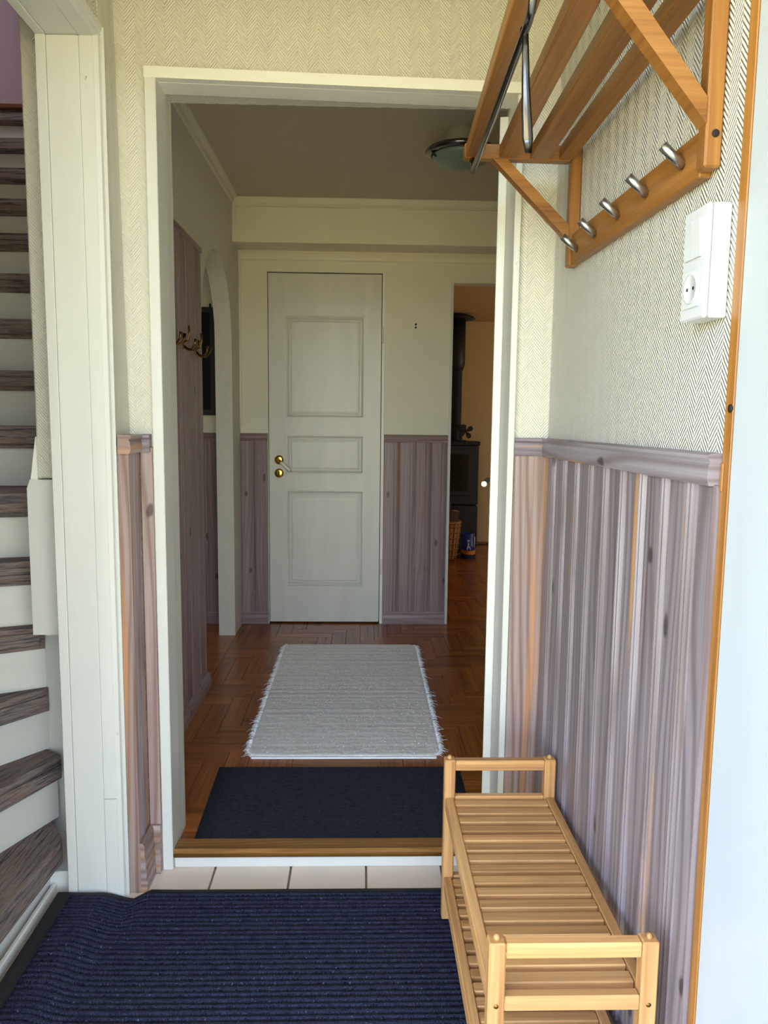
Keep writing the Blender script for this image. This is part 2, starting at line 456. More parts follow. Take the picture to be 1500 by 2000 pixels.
# ---- left porch wall (leans a little) with the stair opening
bm = bmesh.new()
def hexa(name, lo, hi, z0, z1, mat, kind=None, parent=None, grain=2):
    bm = bmesh.new()
    A = [bm.verts.new((x, y, z0)) for x, y in lo]; B = [bm.verts.new((x, y, z1)) for x, y in hi]
    bm.faces.new(A[::-1]); bm.faces.new(B); n = len(lo)
    for i in range(n): bm.faces.new((A[i], A[(i+1) % n], B[(i+1) % n], B[i]))
    return link(name, finish(bm, name, grain), mat, parent, kind=kind)
bm.free()
LX0, LX1 = -.588, -.618
lw = hexa('wall_left', [(-.745, 1.887), (-.602, 1.887), (-.602, 1.9025), (LX0, 1.9025), (LX0, 2.025), (-.745, 2.025)],
     [(-.745, 1.887), (LX1-.001, 1.887), (LX1-.001, 1.9025), (LX1, 1.9025), (LX1, 2.025), (-.745, 2.025)], FE, 2.50, 'wallpaper', STRUCT, grain=1)
box('wall_left', -.745, -.618, .99, 1.884, 2.105, 2.50, 'wallpaper', kind=STRUCT, bevel=0)
# stair opening: jamb boards, head boards and moulded casing
t = empty('trim_3'); t['kind'] = STRUCT
box('jamb_board', -.748, -.7245, 1.872, 1.8855, FE, 2.06, 'white', t, bevel=.0015)
box('jamb_board', -.724, -.6505, 1.8735, 1.8855, FE, 2.06, 'white', t, bevel=.0015)
box('jamb_board', -.650, -.6165, 1.8725, 1.8855, FE, .235, 'white', t, bevel=.0015)
box('jamb_board', -.650, -.6165, 1.8725, 1.8855, .236, 2.06, 'white', t, bevel=.0015)
box('head_board', -.748, -.7245, 1.08, 1.8855, 2.06, 2.10, 'white', t, bevel=.0015)
box('head_board', -.724, -.6505, 1.08, 1.8855, 2.061, 2.10, 'white', t, bevel=.0015)
box('head_board', -.650, -.6165, 1.08, 1.8855, 2.06, 2.10, 'white', t, bevel=.0015)
prof = [(-.617, 1.873), (-.606, 1.874), (-.604, 1.879), (-.607, 1.883), (-.603, 1.887), (-.598, 1.891), (-.600, 1.902), (-.617, 1.902)]
prism('casing_moulding', prof, 'z', FE, 2.085, 'white', t)
prism('casing_moulding', [(-.617, 2.06), (-.606, 2.061), (-.604, 2.066), (-.607, 2.07), (-.603, 2.074), (-.600, 2.085), (-.617, 2.085)], 'y', 1.08, 1.902, 'white', t)
# wall end behind the jamb, with the painted string board under it
box('wall_stair', -.823, -.712, 1.97, 2.17, 1.045, 4.7, 'wallpaper', kind=STRUCT, bevel=.004, grain=0)
t = empty('trim_4'); t['kind'] = STRUCT
prism('string_board', [(-.846, 1.02), (-.846, .64), (-.712, .64), (-.712, 1.042), (-.838, 1.042)], 'y', 1.958, 2.16, 'white', t, grain=2)
box('string_board', -.93, -.712, 2.105, 2.16, FE, .64, 'white', t, grain=2)
box('string_board', -.93, -.716, 1.905, 2.104, FE, .020, 'white', t, grain=1)
prism('string_board', [(-.846, 1.02), (-.838, 1.042), (-.822, 1.15), (-.820, 1.042)], 'y', 1.964, 1.99, 'white_clean', t, grain=2)
box('wall_stair', -.80, -.72, 2.17, 3.38, 0, 4.7, 'wall_hall', kind=STRUCT, bevel=0)

# ---- right porch wall, built in its own frame
wr = right_frame('wall_right'); wr['kind'] = STRUCT
box('wallpaper_face', -.930, .012, -.10, 0, FE, 2.5, 'wallpaper_r', wr, bevel=0, grain=0)
BP = [(0, 0), (0, .005), (.002, .005), (.004, .009), (.007, .0105), (.062, .0105), (.0635, .005), (.0655, .005), (.067, .010), (.069, .0125), (.071, .0125), (.073, .010),
      (.0745, .005), (.0765, .005), (.078, .0095), (.080, .012), (.083, .012), (.085, .0095), (.087, .005), (.0945, .005), (.0945, 0)]
sb = [.0145, .111, .2065, .302, .3975, .493, .5885, .684, .7795, .875]
for i, s0 in enumerate(sb):
    wdt = min(.0945, .930-s0)
    pr = BP if wdt > .09 else [(0, 0), (0, .0075), (.005, .0125), (.009, .0105), (wdt, .0105), (wdt, 0)]
    prism('panel_board', [(-x, y) for x, y in pr], 'z', .055, 1.114, 'glaze', wr, (-s0, 0, 0), cache='rb' if wdt > .09 else None)
tr = right_frame('trim_5'); tr['kind'] = STRUCT
RAIL = [(0, 1.112), (.0185, 1.112), (.020, 1.116), (.0215, 1.124), (.0205, 1.140), (.018, 1.146), (.022, 1.151), (.022, 1.156), (.018, 1.158), (0, 1.159)]
prism('chair_rail', RAIL, 'x', -.930, -.016, 'glaze', tr)
tr = right_frame('baseboard_right'); tr['kind'] = STRUCT
prism('skirting', [(0, FE), (.016, FE), (.016, .03), (.012, .045), (.0145, .055), (.010, .06), (0, .06)], 'x', -.930, -.016, 'glaze', tr)
# facing pieces on the main wall either side of the doorway
box('panel_board', .399, .4895, 2.004, 2.0195, .03, 1.114, 'glaze_warm', None).parent = wm
bpy.context.view_layer.update()
o = [c for c in bpy.data.objects if c.name.startswith('panel_board') and c.parent == wm][0]; o.location = o.location - wm.location
tr = empty('trim_6'); tr['kind'] = STRUCT
prism('chair_rail', [(2.02-a, b) for a, b in RAIL], 'x', .398, .478, 'glaze', tr)
tr = empty('baseboard_main'); tr['kind'] = STRUCT
SK = [(0, FE), (.017, FE), (.0175, -.01), (.0145, -.006), (.0165, .022), (.013, .027), (.015, .052), (.011, .06), (.0125, .085), (.008, .095), (0, .096)]
prism('skirting', [(2.004-a, b) for a, b in SK[:6]+[(.0, .027)]], 'x', .3985, .474, 'glaze', tr)
# left corner panelling
tr = empty('baseboard_left'); tr['kind'] = STRUCT
prism('skirting', [(LX0+.016+a, b) for a, b in SK], 'y', 1.905, 2.004, 'glaze_warm', tr)
prism('skirting', [(2.005-a, b) for a, b in SK], 'x', LX0+.018, -.5425, 'glaze_warm', tr)
box('panel_board', LX0-.0125, LX0+.016, 1.9022, 1.9165, FE, 1.125, 'glaze_warm', tr, bevel=.001)
box('panel_board', LX0, LX0+.0145, 1.917, 1.945, FE, 1.125, 'glaze_warm', tr, bevel=.003)
box('panel_board', LX0, LX0+.017, 1.9455, 1.958, FE, 1.125, 'glaze', tr, bevel=.004)
box('panel_board', LX0, LX0+.0135, 1.9585, 2.004, FE, 1.125, 'glaze_warm', tr, bevel=.002)
box('panel_board', LX0+.014, -.5415, 2.005, 2.0195, FE, 1.125, 'glaze_warm', tr, bevel=.002)
tr = empty('trim_7'); tr['kind'] = STRUCT
prism('chair_rail', [(LX0-.008+a*1.5, b) for a, b in RAIL], 'y', 1.893, 2.004, 'glaze_warm', tr)
prism('chair_rail', [(2.02-a*1.25, b) for a, b in RAIL], 'x', LX0+.02, -.5465, 'glaze', tr)

# ---- hall shell
HC = 2.37
YB = 4.46
HL = -.70
arch = [(3.42+.0, 0)]
ac, ar, az = 3.81, .39, 1.61
pts = [(2.17, 0), (ac-ar, 0)]
for i in range(25):
    a = math.pi-math.pi*i/24
    jit = random.uniform(-.003, .003)
    pts.append((ac+(ar+jit)*math.cos(a), az+(ar+jit)*math.sin(a)))
pts += [(ac+ar, 0), (YB, 0), (YB, HC), (2.17, HC)]
o = prism('wall_hall_left', pts, 'x', HL-.09, HL, 'plaster', kind=STRUCT, grain=1)
# ceiling and cornices
box('ceiling', -.80, 1.40, 2.17, YB, HC, HC+.08, 'ceiling', kind=STRUCT, bevel=0)
tr = empty('trim_8'); tr['kind'] = STRUCT
prism('cornice', [(HL, HC-.035), (HL+.008, HC-.03), (HL+.012, HC-.012), (HL+.032, HC-.007), (HL+.035, HC), (HL, HC)], 'y', 2.17, 4.25, 'wall_hall', tr)
# boxed beam over the inner door
tr = empty('trim_9'); tr['kind'] = STRUCT
box('beam_face', HL, 1.39, 4.262, YB-.001, 2.139, HC-.001, 'wall_hall', tr, bevel=.002)
prism('beam_moulding', [(4.263, HC-.050), (4.252, HC-.047), (4.256, HC-.030), (4.245, HC-.006), (4.245, HC-.001), (4.263, HC-.001)], 'x', HL+.02, 1.39, 'wall_hall', tr)
box('beam_moulding', HL, HL+.018, 4.253, 4.2615, 2.139, HC-.05, 'wall_hall', tr)
prism('wall_moulding', [(YB-.001, 2.085), (YB-.008, 2.09), (YB-.012, 2.105), (YB-.010, 2.118), (YB-.001, 2.138)], 'x', HL+.012, .98, 'wall_hall', tr)
box('wall_moulding', HL, HL+.012, YB-.012, YB-.001, 1.16, 2.138, 'wall_hall', tr)
# back wall with door opening (flush) and the opening to the living room
DX0, DX1, DZ = -.5405, .1085, 2.024
wb = prism('wall_back', [(-3.4, 0), (DX0, 0), (DX0, DZ), (DX1, DZ), (DX1, 0), (.500, 0), (.505, 1.978), (1.42, 1.978), (1.42, HC), (-3.4, HC)], 'y', YB, YB+.10, 'wall_hall', kind=STRUCT, grain=0)
box('wall_back', 1.25, 1.42, YB, YB+.10, 0, 1.978, 'wall_hall', kind=STRUCT, bevel=0)
box('wall_back', DX0-.1, DX1+.1, YB+.101, YB+.14, 0, DZ+.1, 'dark', kind=STRUCT, bevel=0)
tr = empty('trim_10'); tr['kind'] = STRUCT
box('corner_post', .4965, .5125, YB-.014, YB+.001, 0, 1.978, 'white', tr, bevel=.003)
box('door_lining', DX1+.0005, .124, YB-.006, YB, .0, 2.028, 'white_clean', tr, bevel=.001)
# dado on the back wall
RB = [(0, 1.075), (.012, 1.075), (.014, 1.082), (.012, 1.088), (.016, 1.095), (.018, 1.11), (.015, 1.118), (0, 1.12)]
tr = empty('trim_11'); tr['kind'] = STRUCT
prism('chair_rail', [(YB-a, b) for a, b in RB], 'x', .1265, .496, 'glaze_dark', tr)
prism('chair_rail', [(YB-a, b) for a, b in RB], 'x', HL+.001, -.5435, 'glaze_dark', tr)
prism('chair_rail', [(YB-a, b) for a, b in RB], 'x', -1.6, HL-.092, 'glaze_dark', tr)
tr = empty('baseboard_back'); tr['kind'] = STRUCT
SB = [(0, 0), (.015, 0), (.015, .04), (.011, .055), (.013, .066), (.008, .078), (0, .08)]
prism('skirting', [(YB-a, b) for a, b in SB], 'x', .1265, .496, 'glaze_dark', tr)
prism('skirting', [(YB-a, b) for a, b in SB], 'x', HL+.001, -.5435, 'glaze_dark', tr)
prism('skirting', [(YB-a, b) for a, b in SB], 'x', -1.6, HL-.092, 'glaze_dark', tr)
def dado(x0, x1, n, y, z0, z1, parent, offset):
    wd = (x1-x0)/n
    pr = [(0, 0), (0, -.006), (.003, -.011), (wd*.60, -.011), (wd*.62, -.007), (wd*.66, -.007), (wd*.68, -.0108), (wd*.80, -.0108), (wd*.82, -.007), (wd*.86, -.007), (wd*.88, -.010), (wd-.001, -.006), (wd-.001, 0)]
    for i in range(n):
        prism('panel_board', pr, 'z', z0, z1, 'glaze_dark', parent, (x0+i*wd-offset[0], y-offset[1], -offset[2]), cache='dado%.3f' % wd)
dado(.1265, .496, 4, YB, .06, 1.09, wb, (0, 0, 0))
dado(HL+.001, -.5435, 2, YB, .06, 1.09, wb, (0, 0, 0))
dado(-1.6, HL-.092, 8, YB, .06, 1.09, wb, (0, 0, 0))
# two small screw holes in the back wall
for z in (1.745, 1.728):
    o = lathe('screw_hole', [(.0001, 0), (.006, 0), (.006, .003), (.0001, .003)], 'dark', None, 10, (.300, YB, z), (R(90), 0, 0)); o.parent = wb
# remaining enclosure of hall, side room and living room
box('wall_hall_right', 1.40, 1.50, 2.02, YB+.10, 0, 2.5, 'wall_hall', kind=STRUCT, bevel=0)
box('wall_side_room', -3.5, -3.4, 2.17, YB+.1, 0, 2.5, 'wall_hall', kind=STRUCT, bevel=0)
box('wall_side_room', -3.4, -1.9, 2.6, 2.7, 0, 2.5, 'wall_hall', kind=STRUCT, bevel=0)
box('ceiling', -3.4, -1.93, 2.7, YB, HC, HC+.08, 'ceiling', kind=STRUCT, bevel=0)
box('ceiling', .0, 3.5, YB+.10, 7.62, 2.167, 2.25, 'tan', kind=STRUCT, bevel=0)
wf = box('wall_far', -.2, 3.5, 7.61, 7.72, 0, 2.3, 'tan', kind=STRUCT, bevel=0)
box('baseboard_far', .2, 3.4, 7.597, 7.609, 0, .13, 'tan', kind=STRUCT, bevel=.003)
box('trim_12', .2, 3.4, 7.592, 7.609, 2.14, 2.166, 'tan', kind=STRUCT, bevel=.003)
box('wall_living_left', .10, .20, YB+.10, 7.62, 0, 2.3, 'tan', kind=STRUCT, bevel=0)
box('wall_living_right', 3.45, 3.55, YB, 7.7, 0, 2.3, 'tan', kind=STRUCT, bevel=0)
box('wall_living_front', 1.42, 3.5, YB, YB+.10, 0, 2.3, 'tan', kind=STRUCT, bevel=0)
# stairwell and upper floor
box('wall_stairwell', -2.0, -1.92, 1.0, 2.95, -.04, 4.7, 'wall_hall', kind=STRUCT, bevel=0)
box('wall_stairwell', -2.0, -1.92, 2.95, 4.6, 2.45, 4.7, 'wall_hall', kind=STRUCT, bevel=0)
box('wall_upper', -2.0, -.1, 4.60, 4.70, 2.47, 4.7, 'purple', kind=STRUCT, bevel=0)
box('wall_upper', -.80, -.72, 2.171, 4.6, 2.47, 4.7, 'purple', kind=STRUCT, bevel=0)
box('ceiling', -2.0, -.62, 1.0, 4.7, 4.7, 4.8, 'ceiling', kind=STRUCT, bevel=0)
box('ceiling', -.745, .80, .99, 2.02, 2.50, 2.56, 'ceiling', kind=STRUCT, bevel=0)
box('floor', -2.0, -.80, 3.99, 4.6, 2.46, 2.606, 'upstair_wood', kind=STRUCT, bevel=0)

# ---- house front, ground
box('wall_front', -3.6, -.66, .93, 1.0, -.4, 4.8, 'facade', kind=STRUCT, bevel=0)
box('wall_front', .66, 3.6, .93, 1.05, -.4, 4.8, 'facade', kind=STRUCT, bevel=0)
box('wall_front', -.66, .66, .93, 1.0, 2.16, 4.8, 'facade', kind=STRUCT, bevel=0)
box('roof', -3.8, 3.8, .6, 7.9, 4.85, 4.95, 'facade', kind=STRUCT, bevel=0)
box('wall_outer_right', 3.56, 3.66, 1.0, 7.8, -.4, 4.85, 'facade', kind=STRUCT, bevel=0)
box('wall_outer_left', -3.66, -3.56, 1.0, 7.8, -.4, 4.85, 'facade', kind=STRUCT, bevel=0)
box('wall_outer_back', -3.66, 3.66, 7.8, 7.9, -.4, 4.85, 'facade', kind=STRUCT, bevel=0)
tr = empty('trim_13'); tr['kind'] = STRUCT
box('door_frame', -.70, -.645, .93, 1.075, -.06, 2.16, 'front_white', tr)
box('door_frame', -.645, .66, .93, 1.075, 2.10, 2.16, 'front_white', tr)
box('door_sill', -.645, .66, .86, 1.0, -.09, -.03, 'threshold', tr)
box('porch_step', -1.2, 1.2, -1.4, .86, -.36, -.20, 'paving', kind=STRUCT, bevel=.01)
box('sky_blocker', -1.7, 1.7, -.75, .93, 2.36, 2.46, 'facade', kind=STRUCT, bevel=.004)  # unseen slab added over the entrance to block the high sky
box('ground', -30, 30, -40, .93, -.5, -.36, 'grass', kind=STRUCT, bevel=0)
# varnished frame post beside the opened front door
tr = right_frame('trim_14'); tr['kind'] = STRUCT
box('frame_post', -.9535, -.9305, -.10, .002, FE, 2.12, 'frame_wood', tr, bevel=.0015)
o = lathe('bolt_hole', [(.0001, 0), (.006, 0), (.006, .002), (.0001, .002)], 'dark', tr, 12, (-.947, .0015, 1.222), (R(-90), 0, 0))
box('strike_plate', -.939, -.9315, .0015, .004, 1.105, 1.145, 'frame_wood', tr, bevel=.001)
# opened front door, swung out against the house side
d3 = empty('door_3', (.5135, 1.0575, 0), R(4)); d3['kind'] = STRUCT
box('door_leaf', .0, .045, -.90, -.0005, FE+.01, 2.09, 'front_white', d3, bevel=.002)
lathe('door_knob', [(.0001, 0), (.02, 0), (.012, .03), (.026, .045), (.02, .062), (.0001, .064)], 'steel', d3, 20, (0, -.84, 1.0), (0, R(-90), 0))

# ================================================================== DOORS
d1 = empty('door_1', (0, YB, 0)); d1['kind'] = STRUCT
box('door_leaf', -.5365, .1045, .0165, .043, .010, 2.0175, 'white_door', d1, bevel=.001, grain=2)
PZ = ((.226, .793), (.887, 1.113), (1.209, 1.785))
box('stile', -.5365, -.440, .003, .0164, .010, 2.0175, 'white_door', d1, bevel=0, grain=2)
box('stile', .011, .1045, .003, .0164, .010, 2.0175, 'white_door', d1, bevel=0, grain=2)
for z0, z1 in ((.010, .226), (.793, .887), (1.113, 1.209), (1.785, 2.0175)):
    box('cross_rail', -.440, .011, .003, .0164, z0, z1, 'white_door', d1, bevel=0, grain=2)
PR = [(0, -.012), (.0075, -.012), (.0085, .001), (.013, .004), (.0185, .002), (.0195, -.010), (.0265, -.010), (.0275, -.001), (.033, .0), (.034, -.007), (.039, -.007), (.040, -.001), (.050, -.001)]
for z0, z1 in PZ:
    frame_ring('door_panel', -.440, .011, z0, z1, PR, .003, 'white_door', d1)
def rosette(parent, x, z, y, plate_mat='brass'):
    return lathe('rosette', [(.0001, 0), (.0265, 0), (.0265, .003), (.023, .006), (.014, .0075), (.0001, .008)], plate_mat, parent, 24, (x, y, z), (R(90), 0, 0))
ro = rosette(d1, -.480, .968, .003)
hd = tube('lever_handle', [(-.480, 0, .968), (-.480, -.034, .968), (-.474, -.045, .963), (-.455, -.047, .948), (-.430, -.046, .925), (-.408, -.043, .906)], [.0085, .0085, .009, .008, .0095, .0075], 'brass', d1, 12)
sub(tube('lever_grip', [(-.466, -.047, .957), (-.452, -.047, .946), (-.430, -.046, .925), (-.410, -.043, .908)], [.0086, .0095, .0118, .0085], 'white_clean', d1, 12), hd)
es = rosette(d1, -.480, .891, .003)
es.name = 'key_escutcheon'
sub(box('keyhole', -.4838, -.4762, -.0062, -.0048, .878, .903, 'dark', d1, bevel=.0005), es)
for z in (1.68, .343):
    tube('hinge', [(.113, -.006, z-.045), (.113, -.006, z+.045)], .0055, 'white_clean', d1, 10)
# hall door standing open, seen edge-on
d2 = empty('door_2', (.3585, 2.134, 0), R(-12.5)); d2['kind'] = STRUCT
box('door_leaf', .0, .040, .0, .80, .010, 2.0, 'white', d2, bevel=.002)
box('edge_strip', .001, .0225, -.004, .0, .18, 2.0, 'white', d2, bevel=.001)
lv = tube('lever_handle', [(.0, .735, .985), (-.040, .735, .985), (-.048, .728, .983), (-.052, .70, .980), (-.054, .63, .976)], [.009, .009, .0095, .009, .010], 'steel', d2, 14)
lathe('rosette', [(.0001, 0), (.025, 0), (.025, .006), (.0001, .008)], 'steel', d2, 24, (0, .735, .985), (0, R(-90), 0))

# ================================================================== STAIRCASE
st = empty('staircase', (-.80, 1.9, FE), label='winding staircase with grey striped carpet on white risers', cat='staircase')
def staircase():
    off = Vector((-.80, 1.9, FE))
    inner = [(-.779, 1.906, 2.4, .74), (-.826, 2.02, 23, .95), (-.872, 2.065, 37, 1.05), (-.890, 2.062, 62, 1.0), (-.897, 2.070, 68, .95), (-.918, 2.125, 74, .9),
             (-.832, 2.36, 86, 1.02), (-.832, 2.57, 90, 1.02), (-.832, 2.69, 90, 1.02), (-.832, 2.861, 90, 1.02), (-.832, 3.039, 90, 1.02), (-.832, 3.24, 90, 1.02), (-.832, 3.441, 90, 1.02), (-.832, 3.616, 90, 1.02), (-.832, 3.788, 90, 1.02)]
    T = .066
    L = []
    for x, y, a, ln in inner:
        d = Vector((-math.sin(R(a)), -math.cos(R(a)), 0)); p = Vector((x, y, 0))
        L.append((p, d, ln))
    for i, (p, d, ln) in enumerate(L):
        z = .09+.18*i
        nrm = Vector((-d.y, d.x, 0))                  # points to the next step or away
        nxt = L[i+1] if i+1 < len(L) else (p+Vector((0, .20, 0)), d, ln)
        if nrm.dot((nxt[0]+nxt[1]*.5)-(p+d*.5)) < 0: nrm = -nrm
        # tread slab: own frame with u along the nose
        ang = math.atan2(d.y, d.x)
        rot = Matrix.Rotation(-ang, 3, 'Z')
        q = [p - d*.03, p+d*ln, nxt[0]+nxt[1]*nxt[2]+nrm*.05, nxt[0]-nxt[1]*.03+nrm*.05]
        lp = [rot @ (v-p) for v in q]
        if (lp[2].x < lp[1].x-.6): lp[2].x = lp[1].x-.6
        bm = bmesh.new()
        A = [bm.verts.new((v.x, v.y, -T)) for v in lp]; B = [bm.verts.new((v.x, v.y, 0)) for v in lp]
        bm.faces.new(A[::-1]); bm.faces.new(B)
        for k in range(4): bm.faces.new((A[k], A[(k+1) % 4], B[(k+1) % 4], B[k]))
        ne = [e for e in bm.edges if set(e.verts) in ({A[0], A[1]}, {B[0], B[1]}, {A[0], B[0]})]
        bmesh.ops.bevel(bm, geom=ne, offset=.016, segments=3, affect='EDGES')
        me = finish(bm, 'tread', 0, True)
        for f in me.polygons: f.use_smooth = False
        link('tread', me, 'stair_carpet', st, tuple(p-off+Vector((0, 0, z))), (0, 0, ang))
        # riser, set back under the nose
        z0 = FE if i == 0 else z-.18
        bm = bmesh.new()
        q = [p-d*.03+nrm*.028, p+d*ln+nrm*.028, p+d*ln+nrm*.045, p-d*.03+nrm*.045]
        lp = [rot @ (v-p) for v in q]
        A = [bm.verts.new((v.x, v.y, z0-z)) for v in lp]; B = [bm.verts.new((v.x, v.y, -T+.002)) for v in lp]
        bm.faces.new(A[::-1]); bm.faces.new(B)
        for k in range(4): bm.faces.new((A[k], A[(k+1) % 4], B[(k+1) % 4], B[k]))
        link('riser', finish(bm, 'riser', 0), 'white', st, tuple(p-off+Vector((0, 0, z))), (0, 0, ang))
    # painted fillet along the foot of the first riser
    o = box('foot_fillet', -.802, -.790, 1.12, 1.93, FE, FE+.030, 'white', None, bevel=.003); o.parent = st; o.location = o.location-off
    o = box('landing_edge', -1.86, -.80, 3.78, 3.84, 2.61, 2.632, 'upstair_wood', None, bevel=.004); o.parent = st; o.location = o.location-off
staircase()

# ================================================================== COAT PANEL AND HOOKS (hall, left)
cp = empty('coat_board', (HL, 2.8, 0), label='tall board panel on the hall left wall carrying brass coat hooks', cat='coat board')
def coat_panel():
    y1 = 3.375; wd = .131; n = 9
    pr = [(0, .001), (.011, .001), (.0115, .002), (.0115, .090), (.008, .094), (.008, .100), (.0115, .104), (.0115, .120), (.008, .124), (.008, .1295), (0, .1295)]
    for i in range(n):
        yy = y1-(i+1)*wd
        prism('panel_board', pr, 'z', .06, 1.895, 'glaze_dark', cp, (.0005, yy-2.8, 0), cache='coatboard')
    o = box('top_strip', 0, .016, y1-n*wd-2.8, y1-2.8+.004, 1.893, 1.915, 'glaze_dark', cp)
    prism('skirting', [(.0115, .0), (.026, .0), (.026, .035), (.021, .048), (.023, .058), (.0115, .066)], 'y', y1-n*wd-2.8, y1-2.8+.006, 'glaze_dark', cp)
coat_panel()
def hook(y, z, label):
    h = empty('coat_hook', (HL+.0125, y, z), label=label, cat='coat hook', group='brass hooks on the hall panel')
    prism('back_plate', [(-.009, -.030), (.009, -.030), (.012, -.015), (.007, .0), (.010, .015), (0, .032), (-.010, .015), (-.007, 0), (-.012, -.015)], 'x', 0, .004, 'brass_old', h)
    tube('upper_prong', [(.003, 0, .0), (.018, 0, .006), (.024, 0, .030), (.022, 0, .060)], [.0045, .004, .0035, .0052], 'brass_old', h, 8)
    for s in (-1, 1):
        tube('lower_prong', [(.003, s*.004, -.016), (.018, s*.012, -.030), (.036, s*.022, -.030), (.050, s*.029, -.014), (.054, s*.031, .008)], [.0045, .0045, .0045, .004, .0055], 'brass_old', h, 8)
hook(2.78, 1.492, 'brass double coat hook nearest the doorway')
hook(3.016, 1.492, 'brass double coat hook in the middle of the row')
hook(3.244, 1.486, 'brass double coat hook nearest the arched opening')

# ================================================================== COAT RACK (right wall)
rk = right_frame('coat_rack', label='oak wall coat rack with slatted hat shelf and five steel pegs', cat='coat rack')
def coat_rack():
    Z0, Z1 = 1.788, 1.820
    def bar(name, x0, x1, y0, y1, z0, z1, grain, mat='oak', bv=.002): return box(name, x0, x1, y0, y1, z0, z1, mat, rk, bevel=bv, grain=grain)
    # peg rail
    bm = bmesh.new()
    rail = bar('peg_rail', -.846, -.180, .0015, .020, 1.560, 1.628, 0)
    for s0, s1, tipw in ((.177, .205, .270), (.845, .874, .300)):
        dz = 0 if s0 < .5 else .020
        bar('post', -s1, -s0, .0012, .026, 1.557 if s0 < .5 else 1.566, 1.862+dz, 2, bv=.003)
        bar('arm', -s1, -s0, .0265, tipw, Z0+dz, Z1+dz, 1)
        # brace, cut to meet post and arm
        pts = [(.0265, 1.614), (.0265, 1.648), (.172, Z0-.0005), (.205, Z0-.0005)] if s0 < .5 else [(.0265, 1.626), (.0265, 1.662), (.146, Z0+dz-.0005), (.182, Z0+dz-.0005)]
        prism('brace', pts, 'x', -s1+.001, -s0-.001, 'oak', rk, grain=1)
    o = lathe('screw_hole', [(.0001, 0), (.0055, 0), (.0055, .002), (.0001, .002)], 'dark', rk, 14, (-.8755, .0125, 1.612), (0, R(90), 0))
    # slats fan out slightly towards the near arm
    for (a0, a1), (b0, b1) in (((.232, .268), (.258, .298)), ((.152, .192), (.170, .213)), ((.078, .122), (.088, .136)), ((.024, .056), (.026, .062))):
        bm = bmesh.new()
        A = [bm.verts.new((-.2055, y, z)) for y, z in ((a0, Z0+.001), (a1, Z0+.001), (a1, Z1-.003), (a0, Z1-.003))]
        B = [bm.verts.new((-.8445, y, z)) for y, z in ((b0, Z0+.021), (b1, Z0+.021), (b1, Z1+.017), (b0, Z1+.017))]
        bm.faces.new(A[::-1]); bm.faces.new(B)
        for k in range(4): bm.faces.new((A[k], A[(k+1) % 4], B[(k+1) % 4], B[k]))
        bmesh.ops.bevel(bm, geom=bm.edges[:], offset=.002, segments=1, affect='EDGES')
        link('shelf_slat', finish(bm, 'shelf_slat', 0), 'oak', rk)
    # steel pegs
    for s, z in ((.251, 1.587), (.377, 1.590), (.510, 1.593), (.646, 1.595), (.788, 1.598)):
        tube('peg', [(-s, .0195, z-.004), (-s, .040, z+.013), (-s, .054, z+.025)], .0078, 'steel', rk, 16)
    # hanging rod under the front slat
    pts = [(-.199, .252, Z0+.001), (-.199, .252, Z0-.016), (-.203, .252, Z0-.025), (-.214, .2525, Z0-.030)]
    pts += [(-.5, .262, Z0-.0225), (-.822, .276, Z0-.014), (-.842, .2768, Z0-.010), (-.852, .277, Z0+.004), (-.858, .277, Z0+.021)]
    tube('hanging_rod', pts, .0062, 'steel_dark', rk, 14)
coat_rack()
# shoehorn hooked over the rod
sh = right_frame('shoehorn', label='long polished steel shoehorn hanging from the coat rack rod', cat='shoehorn')
def shoehorn():
    c = Vector((-.790, .2745, 1.7738))
    rr = .0105
    pts = []
    for a in (-60, -20, 20, 60, 90, 130, 170):
        pts.append(c+Vector((rr*math.cos(R(a)), 0, rr*math.sin(R(a)))))
    for zz, dx, dy in ((-.03, -.0115, -.001), (-.07, -.010, -.003), (-.11, -.004, -.007), (-.145, .004, -.012), (-.165, .010, -.015)):
        pts.append(c+Vector((dx, dy, zz)))
    n = len(pts)
    bm = bmesh.new(); rows = []
    wid = [.0045]*6+[.0045, .0055, .0062, .0075, .0085, .005]
    for i, p in enumerate(pts):
        wv = wid[i]; cup = wv*.25 if i > 6 else 0
        rows.append([bm.verts.new(p+Vector(((abs(x)-.5)*cup, x*wv, 0))) for x in (-1, -.5, 0, .5, 1)])
    for a, b in zip(rows, rows[1:]):
        for j in range(4): bm.faces.new((a[j], a[j+1], b[j+1], b[j])).smooth = True
    bmesh.ops.solidify(bm, geom=bm.faces[:], thickness=.0016)
    link('blade', finish(bm, 'blade', 2, True), 'steel_dark', sh)
shoehorn()

